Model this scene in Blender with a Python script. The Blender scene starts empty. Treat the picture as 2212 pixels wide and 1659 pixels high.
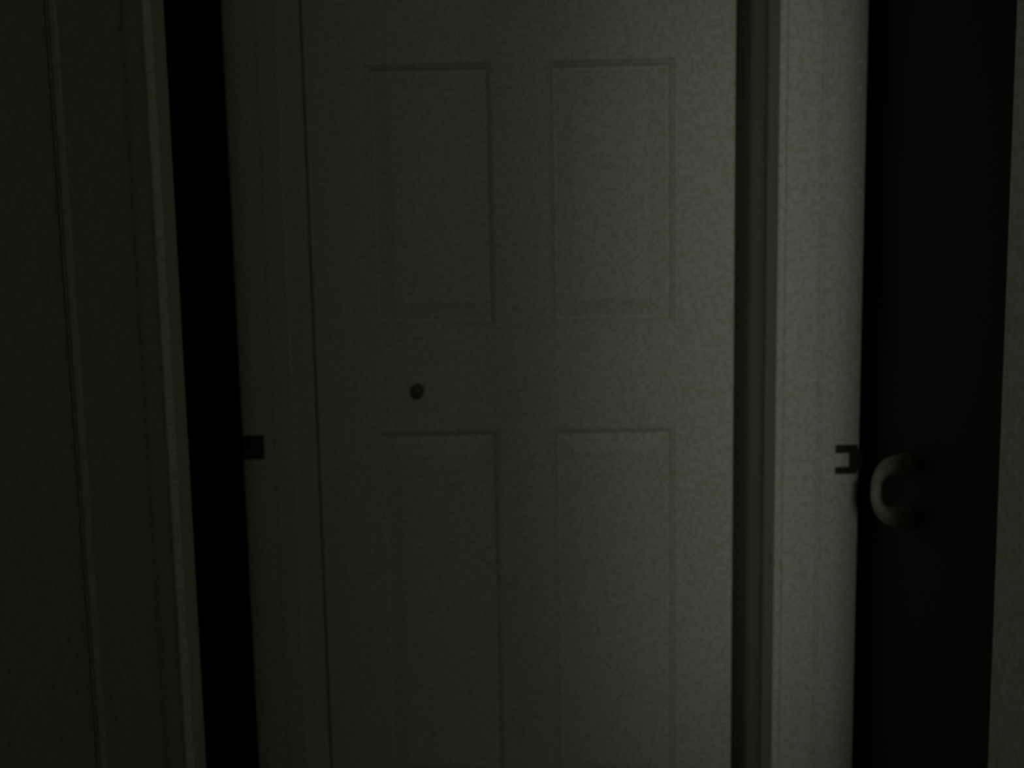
import bpy, bmesh, math
from mathutils import Vector, Matrix

C = bpy.context.scene.collection
S = bpy.context.scene
HC = 1.2                                   # camera height

# ------------------------------------------------------------------ camera
cd = bpy.data.cameras.new('camera')
cam = bpy.data.objects.new('camera', cd)
C.objects.link(cam)
S.camera = cam
cd.sensor_width = 36.0
cd.lens = 1790.0 / 2212.0 * 36.0
cd.clip_start = 0.02
_y, _p, _r = math.radians(-0.626), math.radians(5.479), math.radians(-1.05)
fw = Vector((math.sin(_y) * math.cos(_p), math.cos(_y) * math.cos(_p), -math.sin(_p)))
rt = Vector((math.cos(_y), -math.sin(_y), 0))
up = rt.cross(fw)
rt2 = rt * math.cos(_r) + up * math.sin(_r)
up2 = -rt * math.sin(_r) + up * math.cos(_r)
mw = Matrix.Identity(4)
for i in range(3):
    mw[i][0] = rt2[i]; mw[i][1] = up2[i]; mw[i][2] = -fw[i]; mw[i][3] = (0, 0, HC)[i]
cam.matrix_world = mw
cd.dof.use_dof = True                      # the phone missed focus in the dark
cd.dof.focus_distance = 0.42
cd.dof.aperture_fstop = 11.0

# ------------------------------------------------------------------ world, light, exposure
w = bpy.data.worlds.new('world'); S.world = w
w.use_nodes = True
w.node_tree.nodes['Background'].inputs[0].default_value = (0.02, 0.022, 0.018, 1)
w.node_tree.nodes['Background'].inputs[1].default_value = 0.0
S.view_settings.view_transform = 'Standard'
S.view_settings.look = 'None'
S.view_settings.gamma = 1.0
S.view_settings.use_curve_mapping = False
S.view_settings.exposure = 0.0


def light(name, kind, loc, target, energy, color, **kw):
    d = bpy.data.lights.new(name, kind)
    d.energy = energy
    d.color = color
    for k, v in kw.items():
        setattr(d, k, v)
    o = bpy.data.objects.new(name, d)
    C.objects.link(o)
    o.location = loc
    o.rotation_euler = (Vector(target) - Vector(loc)).to_track_quat('-Z', 'Y').to_euler()
    return o


light('room_lamp', 'SPOT', (-0.36, -3.0, 2.05), (0.35, 1.58, 1.10), 62.0, (0.97, 1.0, 0.97),
      spot_size=math.radians(28), spot_blend=1.0, shadow_soft_size=0.25)
light('fill_light', 'AREA', (0.25, -2.4, 2.05), (-0.1, 1.58, 1.15), 3.3, (0.98, 1.0, 0.77),  # added fill light, brightens the left part of door and jamb
      shape='RECTANGLE', size=0.6, size_y=0.4)

# ------------------------------------------------------------------ materials


def paint(name, col, rough=0.55, bump=0.12, scale=420.0, mottle=0.24):
    m = bpy.data.materials.new(name)
    m.use_nodes = True
    nt = m.node_tree
    b = nt.nodes['Principled BSDF']
    b.inputs['Roughness'].default_value = rough
    b.inputs['Specular IOR Level'].default_value = 0.3
    tc = nt.nodes.new('ShaderNodeTexCoord')
    n = nt.nodes.new('ShaderNodeTexNoise')
    n.inputs['Scale'].default_value = scale
    n.inputs['Detail'].default_value = 3
    mp = nt.nodes.new('ShaderNodeMapping')          # keeps flat faces off the planes of the noise lattice
    mp.inputs['Location'].default_value = (0.113, 0.271, 0.057)
    mp.inputs['Rotation'].default_value = (0.5, 0.35, 0.8)
    nt.links.new(tc.outputs['Object'], mp.inputs['Vector'])
    nt.links.new(mp.outputs['Vector'], n.inputs['Vector'])
    n2 = nt.nodes.new('ShaderNodeTexNoise')
    n2.inputs['Scale'].default_value = 150.0
    n2.inputs['Detail'].default_value = 3
    nt.links.new(mp.outputs['Vector'], n2.inputs['Vector'])
    r = nt.nodes.new('ShaderNodeValToRGB')
    r.color_ramp.elements[0].position = 0.35
    r.color_ramp.elements[1].position = 0.65
    k = 1.0 - mottle
    r.color_ramp.elements[0].color = (col[0] * k, col[1] * (k + 0.02), col[2] * (k - mottle), 1)
    r.color_ramp.elements[1].color = (*col, 1)
    nt.links.new(n2.outputs['Fac'], r.inputs['Fac'])
    nt.links.new(r.outputs['Color'], b.inputs['Base Color'])
    bp = nt.nodes.new('ShaderNodeBump')
    bp.inputs['Strength'].default_value = bump
    bp.inputs['Distance'].default_value = 0.002
    nt.links.new(n.outputs['Fac'], bp.inputs['Height'])
    nt.links.new(bp.outputs['Normal'], b.inputs['Normal'])
    return m


def metal(name, col, rough):
    m = bpy.data.materials.new(name)
    m.use_nodes = True
    nt = m.node_tree
    b = nt.nodes['Principled BSDF']
    b.inputs['Metallic'].default_value = 1.0
    tc = nt.nodes.new('ShaderNodeTexCoord')
    n = nt.nodes.new('ShaderNodeTexNoise')
    n.inputs['Scale'].default_value = 90.0
    nt.links.new(tc.outputs['Object'], n.inputs['Vector'])
    r = nt.nodes.new('ShaderNodeMapRange')
    r.inputs['To Min'].default_value = rough * 0.8
    r.inputs['To Max'].default_value = rough * 1.2
    nt.links.new(n.outputs['Fac'], r.inputs['Value'])
    nt.links.new(r.outputs['Result'], b.inputs['Roughness'])
    b.inputs['Base Color'].default_value = (*col, 1)
    return m


WHITE = paint('white_gloss_paint', (0.80, 0.79, 0.75))
SHADEWHITE = paint('shade_toned_white', (0.55, 0.54, 0.48))  # white paint with the left side's dimness put into its colour
WALL = paint('wall_paint', (0.60, 0.58, 0.51), 0.8, 0.25, 260.0)
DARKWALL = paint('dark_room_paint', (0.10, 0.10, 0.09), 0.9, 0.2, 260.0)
CEIL = paint('ceiling_paint', (0.7, 0.69, 0.64), 0.9, 0.3, 200.0)
CARPET = paint('carpet', (0.16, 0.13, 0.10), 0.95, 0.9, 500.0, 0.35)
BRONZE = metal('aged_bronze', (0.09, 0.08, 0.065), 0.6)
BROWN = paint('dark_brown_enamel', (0.20, 0.18, 0.15), 0.4, 0.02)
PALE = paint('pale_enamel', (0.62, 0.60, 0.52), 0.4, 0.05)
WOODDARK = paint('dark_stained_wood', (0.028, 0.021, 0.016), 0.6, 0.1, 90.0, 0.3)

# ------------------------------------------------------------------ helpers


def obj(name, bm, m, parent=None, smooth=False):
    me = bpy.data.meshes.new(name)
    bmesh.ops.recalc_face_normals(bm, faces=bm.faces)
    bm.to_mesh(me)
    bm.free()
    me.materials.append(m)
    if smooth:
        for p in me.polygons:
            p.use_smooth = True
    o = bpy.data.objects.new(name, me)
    C.objects.link(o)
    if parent:
        o.parent = parent
    return o


def empty(name, loc=(0, 0, 0), rz=0.0):
    o = bpy.data.objects.new(name, None)
    C.objects.link(o)
    o.location = loc
    o.rotation_euler = (0, 0, rz)
    o.empty_display_size = 0.05
    return o


def tag(o, label, cat, kind='structure', group=None):
    o['label'] = label
    o['category'] = cat
    if kind:
        o['kind'] = kind
    if group:
        o['group'] = group
    return o


def add_box(bm, x0, x1, y0, y1, z0, z1):
    vs = [bm.verts.new((x, y, z)) for x in (x0, x1) for y in (y0, y1) for z in (z0, z1)]
    for f in ((0, 1, 3, 2), (4, 6, 7, 5), (0, 4, 5, 1), (2, 3, 7, 6), (0, 2, 6, 4), (1, 5, 7, 3)):
        bm.faces.new([vs[i] for i in f])
    return vs


def box(x0, x1, y0, y1, z0, z1, bevel=0.0):
    bm = bmesh.new()
    add_box(bm, x0, x1, y0, y1, z0, z1)
    if bevel:
        bmesh.ops.bevel(bm, geom=bm.edges[:], offset=bevel, segments=2, affect='EDGES', profile=0.5)
    return bm


def boxes(*bs):
    bm = bmesh.new()
    for b in bs:
        add_box(bm, *b)
    return bm


def prism(profile, z0, z1):
    """closed (x, y) outline swept from z0 to z1"""
    bm = bmesh.new()
    lo = [bm.verts.new((x, y, z0)) for x, y in profile]
    hi = [bm.verts.new((x, y, z1)) for x, y in profile]
    n = len(profile)
    for i in range(n):
        j = (i + 1) % n
        bm.faces.new((lo[i], lo[j], hi[j], hi[i]))
    bm.faces.new(lo[::-1])
    bm.faces.new(hi)
    return bm


def lathe(profile, seg=32):
    """(radius, along y) profile turned about the y axis"""
    bm = bmesh.new()
    rings = []
    for r, y in profile:
        if r < 1e-6:
            rings.append([bm.verts.new((0, y, 0))])
        else:
            rings.append([bm.verts.new((r * math.cos(2 * math.pi * k / seg), y, r * math.sin(2 * math.pi * k / seg))) for k in range(seg)])
    for a, b in zip(rings, rings[1:]):
        for k in range(seg):
            l = (k + 1) % seg
            va = [a[0]] if len(a) == 1 else [a[k], a[l]]
            vb = [b[0]] if len(b) == 1 else [b[l], b[k]]
            if len(va) + len(vb) > 2:
                bm.faces.new(va + vb)
    return bm


# ------------------------------------------------------------------ key dimensions (metres, camera over the origin)
D = 1.58                                   # face of the closet door
LW, LC = -0.4055, -0.3954                  # left hall wall face, casing face on it
RW, RC = 0.431, 0.419                      # right hall wall face, casing face
LN, LF = 0.968, 1.575                      # left doorway: near and far jamb
RN, RF = 0.725, 1.359                      # right doorway: near and far jamb
LR, RR = -0.5385, 0.557                    # room-side ends of the jambs
DH = 2.04                                  # door head height
CH = 2.42

# ------------------------------------------------------------------ shell
tag(obj('floor', box(-2.7, 2.7, -4.2, 3.2, -0.1, 0.0), CARPET), 'dark carpeted floor of the narrow hall', 'floor')
tag(obj('ceiling', box(-2.7, 2.7, -4.2, 3.2, CH, CH + 0.1), CEIL), 'pale flat ceiling over the narrow hall', 'ceiling')
WT = 0.012
tag(obj('wall_left', boxes((LR + WT, LW, -0.7, 0.092, 0, CH), (LR + WT, LW, 0.092, 0.760, DH + 0.02, CH),
                           (LR + WT, LW, 0.760, LN - 0.02, 0, CH), (LR + WT, LW, LN - 0.02, LF + 0.02, DH + 0.02, CH),
                           (LR + WT, LW, LF + 0.02, 2.25, 0, CH)), WALL),
    'painted hall wall left of the closet door, with a black open doorway', 'wall')
tag(obj('wall_right', boxes((RW, RR - WT, -0.7, RN - 0.02, 0, CH), (RW, RR - WT, RN - 0.02, RF + 0.02, DH + 0.02, CH),
                            (RW, RR - WT, RF + 0.02, 2.25, 0, CH)), WALL),
    'painted hall wall right of the closet door, shadowed strip beside its edge', 'wall')
tag(obj('wall_end', boxes((LW, RW, D + 0.0, D + 0.115, DH + 0.012, CH), (LW, RW, 2.15, 2.25, 0, CH)), WALL),
    'wall closing the hall above and behind the panelled closet door', 'wall')
tag(obj('light_blocker_wall', boxes((-2.6, -0.082, -0.8, -0.7, 0, CH), (RW, 2.6, -0.8, -0.7, 0, CH),
                           (-0.082, RW, -0.8, -0.7, 2.2, CH)), WALL),  # unseen wall added to block the light, edge gives the door's soft shadow
    'added cross wall behind the viewer, its opening shaping the lamp light', 'wall')
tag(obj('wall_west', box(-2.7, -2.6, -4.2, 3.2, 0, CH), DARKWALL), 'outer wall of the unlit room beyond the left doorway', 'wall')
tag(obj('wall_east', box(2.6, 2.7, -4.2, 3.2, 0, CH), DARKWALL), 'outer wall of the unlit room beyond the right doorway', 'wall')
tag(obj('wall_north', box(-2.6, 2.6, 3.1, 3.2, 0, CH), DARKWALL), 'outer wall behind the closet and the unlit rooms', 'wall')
tag(obj('wall_south', box(-2.6, 2.6, -4.2, -4.1, 0, CH), WALL), 'outer wall of the lit room behind the viewer', 'wall')

# ------------------------------------------------------------------ panelled doors


def ring_faces(bm, rings):
    for a, b in zip(rings, rings[1:]):
        for k in range(4):
            l = (k + 1) % 4
            bm.faces.new((a[k], a[l], b[l], b[k]))


def rect(bm, x0, x1, z0, z1, y):
    return [bm.verts.new(p) for p in ((x0, y, z0), (x1, y, z0), (x1, y, z1), (x0, y, z1))]


def panel_door(name, width, rows, stile, mullion, mat, z0=0.012, top=2.03, thick=0.035):
    """front face at y = 0 towards -y, hinge side at x = 0; leaf > six raised panels"""
    root = empty(name)
    pw = (width - 2 * stile - mullion) / 2
    xs = [0, stile, stile + pw, stile + pw + mullion, width - stile, width]
    zs = [z0]
    for a, b in rows:
        zs += [a, b]
    zs.append(top)
    bm = bmesh.new()
    for side in (0, 1):
        y = 0.0 if side == 0 else thick
        g = {}
        for i, x in enumerate(xs):
            for j, z in enumerate(zs):
                g[i, j] = bm.verts.new((x, y, z))
        for i in range(len(xs) - 1):
            for j in range(len(zs) - 1):
                if i in (1, 3) and j % 2 == 1:
                    continue
                bm.faces.new((g[i, j], g[i + 1, j], g[i + 1, j + 1], g[i, j + 1]))
        sgn = 1 if side == 0 else -1
        for i in (1, 3):                                   # ogee sticking round each opening
            for j in range(1, len(zs) - 1, 2):
                a = [g[i, j], g[i + 1, j], g[i + 1, j + 1], g[i, j + 1]]
                r = [a]
                for ins, dep in ((0.0015, 0.004), (0.005, 0.0055), (0.0095, 0.0125)):
                    r.append(rect(bm, xs[i] + ins, xs[i + 1] - ins, zs[j] + ins, zs[j + 1] - ins, y + sgn * dep))
                ring_faces(bm, r)
    add_box(bm, 0, 0.0005, 0.0, thick, z0, top)
    add_box(bm, width - 0.0005, width, 0.0, thick, z0, top)
    add_box(bm, 0, width, 0.0, thick, top - 0.0005, top)
    add_box(bm, 0, width, 0.0, thick, z0, z0 + 0.0005)
    obj('leaf', bm, mat, root)
    for j in range(1, len(zs) - 1, 2):
        for i in (1, 3):
            b2 = bmesh.new()
            for side in (0, 1):
                y = 0.0 if side == 0 else thick
                sgn = 1 if side == 0 else -1
                r = []
                for ins, dep in ((0.009, 0.0125), (0.014, 0.0125), (0.018, 0.0100), (0.042, 0.0040), (0.046, 0.0030)):
                    r.append(rect(b2, xs[i] + ins, xs[i + 1] - ins, zs[j] + ins, zs[j + 1] - ins, y + sgn * dep))
                ring_faces(b2, r)
                b2.faces.new(r[-1])
            obj('panel', b2, mat, root)
    return root


ROWS = [(0.235, 0.959), (1.1615, 1.646), (1.762, 1.92)]
LE, RE = -0.3925, 0.406
d1 = panel_door('door_1', RE - LE, ROWS, 0.112, 0.106, WHITE)
d1.location = (LE, D, 0)
tag(d1, 'white six-panel closet door closing the end of the hall, small dark pull', 'door')
kn = lathe([(0, -0.0305), (0.006, -0.030), (0.0105, -0.0275), (0.0128, -0.0235), (0.0125, -0.019), (0.0095, -0.0145),
            (0.0062, -0.011), (0.0058, -0.005), (0.0105, -0.0035), (0.0125, -0.0018), (0.0128, 0.0)])
bmesh.ops.translate(kn, verts=kn.verts, vec=(-0.198 - LE, 0, HC - 0.160))
k1 = obj('knob', kn, BROWN, d1, True)
k1['label'] = 'small round dark knob'

# ------------------------------------------------------------------ door frames


def flat_casing(face, wall, y0, y1, parent, z1=None):
    return obj('casing', box(min(face, wall), max(face, wall), y0, y1, 0, z1 or DH + 0.066, 0.0015), WHITE, parent)


def head_casing(face, wall, y0, y1, parent):
    return obj('head_casing', box(min(face, wall), max(face, wall), y0, y1, DH, DH + 0.066, 0.0015), WHITE, parent)


def strike(parent, x0, x1, y, zc, h, hole, sx):
    """bronze strike plate lying on the jamb face at y; sx = side of the room (lip)"""
    bm = bmesh.new()
    th = 0.0022
    z0, z1 = zc - h / 2, zc + h / 2
    wd = x1 - x0
    if hole == 'open':                                    # C-shaped plate, open towards the hall
        bar = 0.012
        add_box(bm, x0, x1, y - th, y, z1 - bar - 0.002, z1)
        add_box(bm, x0, x1, y - th, y, z0, z0 + bar)
        add_box(bm, x1 - wd * 0.38, x1, y - th, y, z0 + bar, z1 - bar - 0.002)
        add_box(bm, x1, x1 + 0.010, y - th, y - 0.0002, zc - 0.017, zc + 0.017)
    else:
        a, b = x0 + wd * 0.30, x0 + wd * 0.72
        add_box(bm, x0, x1, y - th, y, zc + 0.011, z1)
        add_box(bm, x0, x1, y - th, y, z0, zc - 0.011)
        add_box(bm, x0, a, y - th, y, zc - 0.011, zc + 0.011)
        add_box(bm, b, x1, y - th, y, zc - 0.011, zc + 0.011)
        add_box(bm, a, b, y - 0.0004, y, zc - 0.011, zc + 0.011)   # dark sheet standing in for the shade inside the latch hole
    o = obj('strike_plate', bm, BRONZE, parent)
    for s in (-1, 1):
        sc = lathe([(0, -0.0012), (0.0028, -0.0009), (0.0036, 0.0)], 12)
        bmesh.ops.translate(sc, verts=sc.verts, vec=((x0 + x1) / 2 - 0.003, y - th, zc + s * (h / 2 - 0.0065)))
        obj('screw', sc, BRONZE, o, True)
    return o


HS = HC - 0.265
# left doorway
t1 = empty('trim_1')
tag(t1, 'white door frame of the black open doorway left of the closet door', 'door frame')
obj('jamb', box(LR, LC, LF, LF + 0.045, 0, DH + 0.018, 0.0012), WHITE, t1)
obj('jamb', box(LR, LW + 0.002, LN - 0.018, LN, 0, DH, 0.0012), WHITE, t1)
obj('head_jamb', box(LR, LW + 0.002, LN - 0.018, LF, DH, DH + 0.018), WHITE, t1)
obj('door_stop', box(-0.475, -0.443, LF - 0.010, LF, 0, DH, 0.002), WHITE, t1)
obj('door_stop', box(-0.475, -0.443, LN, LN + 0.010, 0, DH, 0.002), WHITE, t1)
flat_casing(LC, LW, LN - 0.036, LN, t1)
head_casing(LC, LW, LN - 0.003, LF, t1)
strike(t1, LR + 0.002, LR + 0.041, LF, HS, 0.047, 'hole', -1)['label'] = 'small dark strike plate'
# right doorway
t2 = empty('trim_2')
tag(t2, 'white door frame right of the closet door, dark strike plate on its lit jamb', 'door frame')
obj('jamb', box(RC + 0.012, RR, RF, RF + 0.018, 0, DH, 0.0012), WHITE, t2)
obj('jamb', box(RC + 0.008, RR, RN - 0.018, RN, 0, DH, 0.0012), WHITE, t2)
obj('head_jamb', box(RC + 0.008, RR, RN - 0.018, RF + 0.018, DH, DH + 0.018), WHITE, t2)
obj('door_stop', prism([(RC + 0.012, RF), (RC + 0.012, RF - 0.003), (0.476, RF - 0.009), (0.482, RF - 0.009), (0.4855, RF - 0.0125), (0.489, RF - 0.0128),
                        (0.4905, RF - 0.011), (0.4905, RF)], 0, DH), WHITE, t2)
obj('door_stop', box(0.458, 0.490, RN, RN + 0.010, 0, DH, 0.002), WHITE, t2)
flat_casing(RC, RW, RN - 0.070, RN - 0.002, t2)
flat_casing(RC, RW, RF, RF + 0.062, t2)
head_casing(RC, RW, RN - 0.003, RF + 0.001, t2)
strike(t2, RR - 0.039, RR - 0.003, RF, HS, 0.049, 'open', 1)['label'] = 'dark C-shaped strike plate'

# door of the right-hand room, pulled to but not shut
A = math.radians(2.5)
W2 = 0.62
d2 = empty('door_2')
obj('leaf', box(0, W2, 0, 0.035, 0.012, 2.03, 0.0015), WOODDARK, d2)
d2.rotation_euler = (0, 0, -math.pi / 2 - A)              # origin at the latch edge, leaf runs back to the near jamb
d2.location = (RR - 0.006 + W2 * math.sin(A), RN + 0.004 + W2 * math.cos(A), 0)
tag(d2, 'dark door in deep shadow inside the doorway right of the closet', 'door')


def tube(pts, radii, seg=14):
    bm = bmesh.new()
    rings = []
    for i, p in enumerate(pts):
        p = Vector(p)
        d = (Vector(pts[min(i + 1, len(pts) - 1)]) - Vector(pts[max(i - 1, 0)])).normalized()
        u = d.cross(Vector((1, 0, 0))).normalized()
        v = d.cross(u)
        rings.append([bm.verts.new(p + (u * math.cos(2 * math.pi * k / seg) + v * math.sin(2 * math.pi * k / seg)) * radii[i]) for k in range(seg)])
    for a, b in zip(rings, rings[1:]):
        for k in range(seg):
            l = (k + 1) % seg
            bm.faces.new((a[k], a[l], b[l], b[k]))
    bm.faces.new(rings[0][::-1])
    bm.faces.new(rings[-1])
    return bm


hx, hz = 0.147, HC - 0.2835
pts, rad = [], []
N = 24
for i in range(N + 1):
    t = i / N
    a = math.pi * (t - 0.5)
    pts.append((hx, -0.052 * max(0.0, math.cos(a)) ** 0.6, hz - 0.040 * math.copysign(abs(math.sin(a)) ** 0.8, math.sin(a))))
    rad.append(0.0075 + 0.0085 * abs(math.sin(a)) ** 3)
hd = obj('pull_handle', tube(pts, rad), PALE, d2, True)
hd['label'] = 'pale curved pull handle faintly catching the light'

# neighbouring doorway on the left wall, its closed door flush with the wall
t3 = empty('trim_3')
tag(t3, 'broad white casing at the left edge beside the black doorway', 'door frame')
KC = LW + 0.0075
for ya, yb in ((0.744, 0.862), (-0.010, 0.108)):
    flat_casing(KC, LW, ya, yb, t3).data.materials[0] = SHADEWHITE
obj('head_casing', box(LW, KC, 0.108, 0.744, DH, DH + 0.066, 0.0015), WHITE, t3)
obj('jamb', box(LR, LW - 0.001, 0.742, 0.760, 0, DH), WHITE, t3)
obj('jamb', box(LR, LW - 0.001, 0.092, 0.110, 0, DH), WHITE, t3)
d3 = panel_door('door_3', 0.626, ROWS, 0.145, 0.09, SHADEWHITE)
d3.rotation_euler = (0, 0, math.pi / 2)
d3.location = (LW, 0.113, 0)
tag(d3, 'closed white door at the left edge, flush with its casing', 'door')

# baseboards
tag(obj('baseboard_right', boxes((RW - 0.012, RW, -0.7, RN - 0.07, 0, 0.09), (RW - 0.012, RW, RF + 0.066, D - 0.004, 0, 0.09)), WHITE),
    'white baseboard along the right hall wall', 'baseboard')
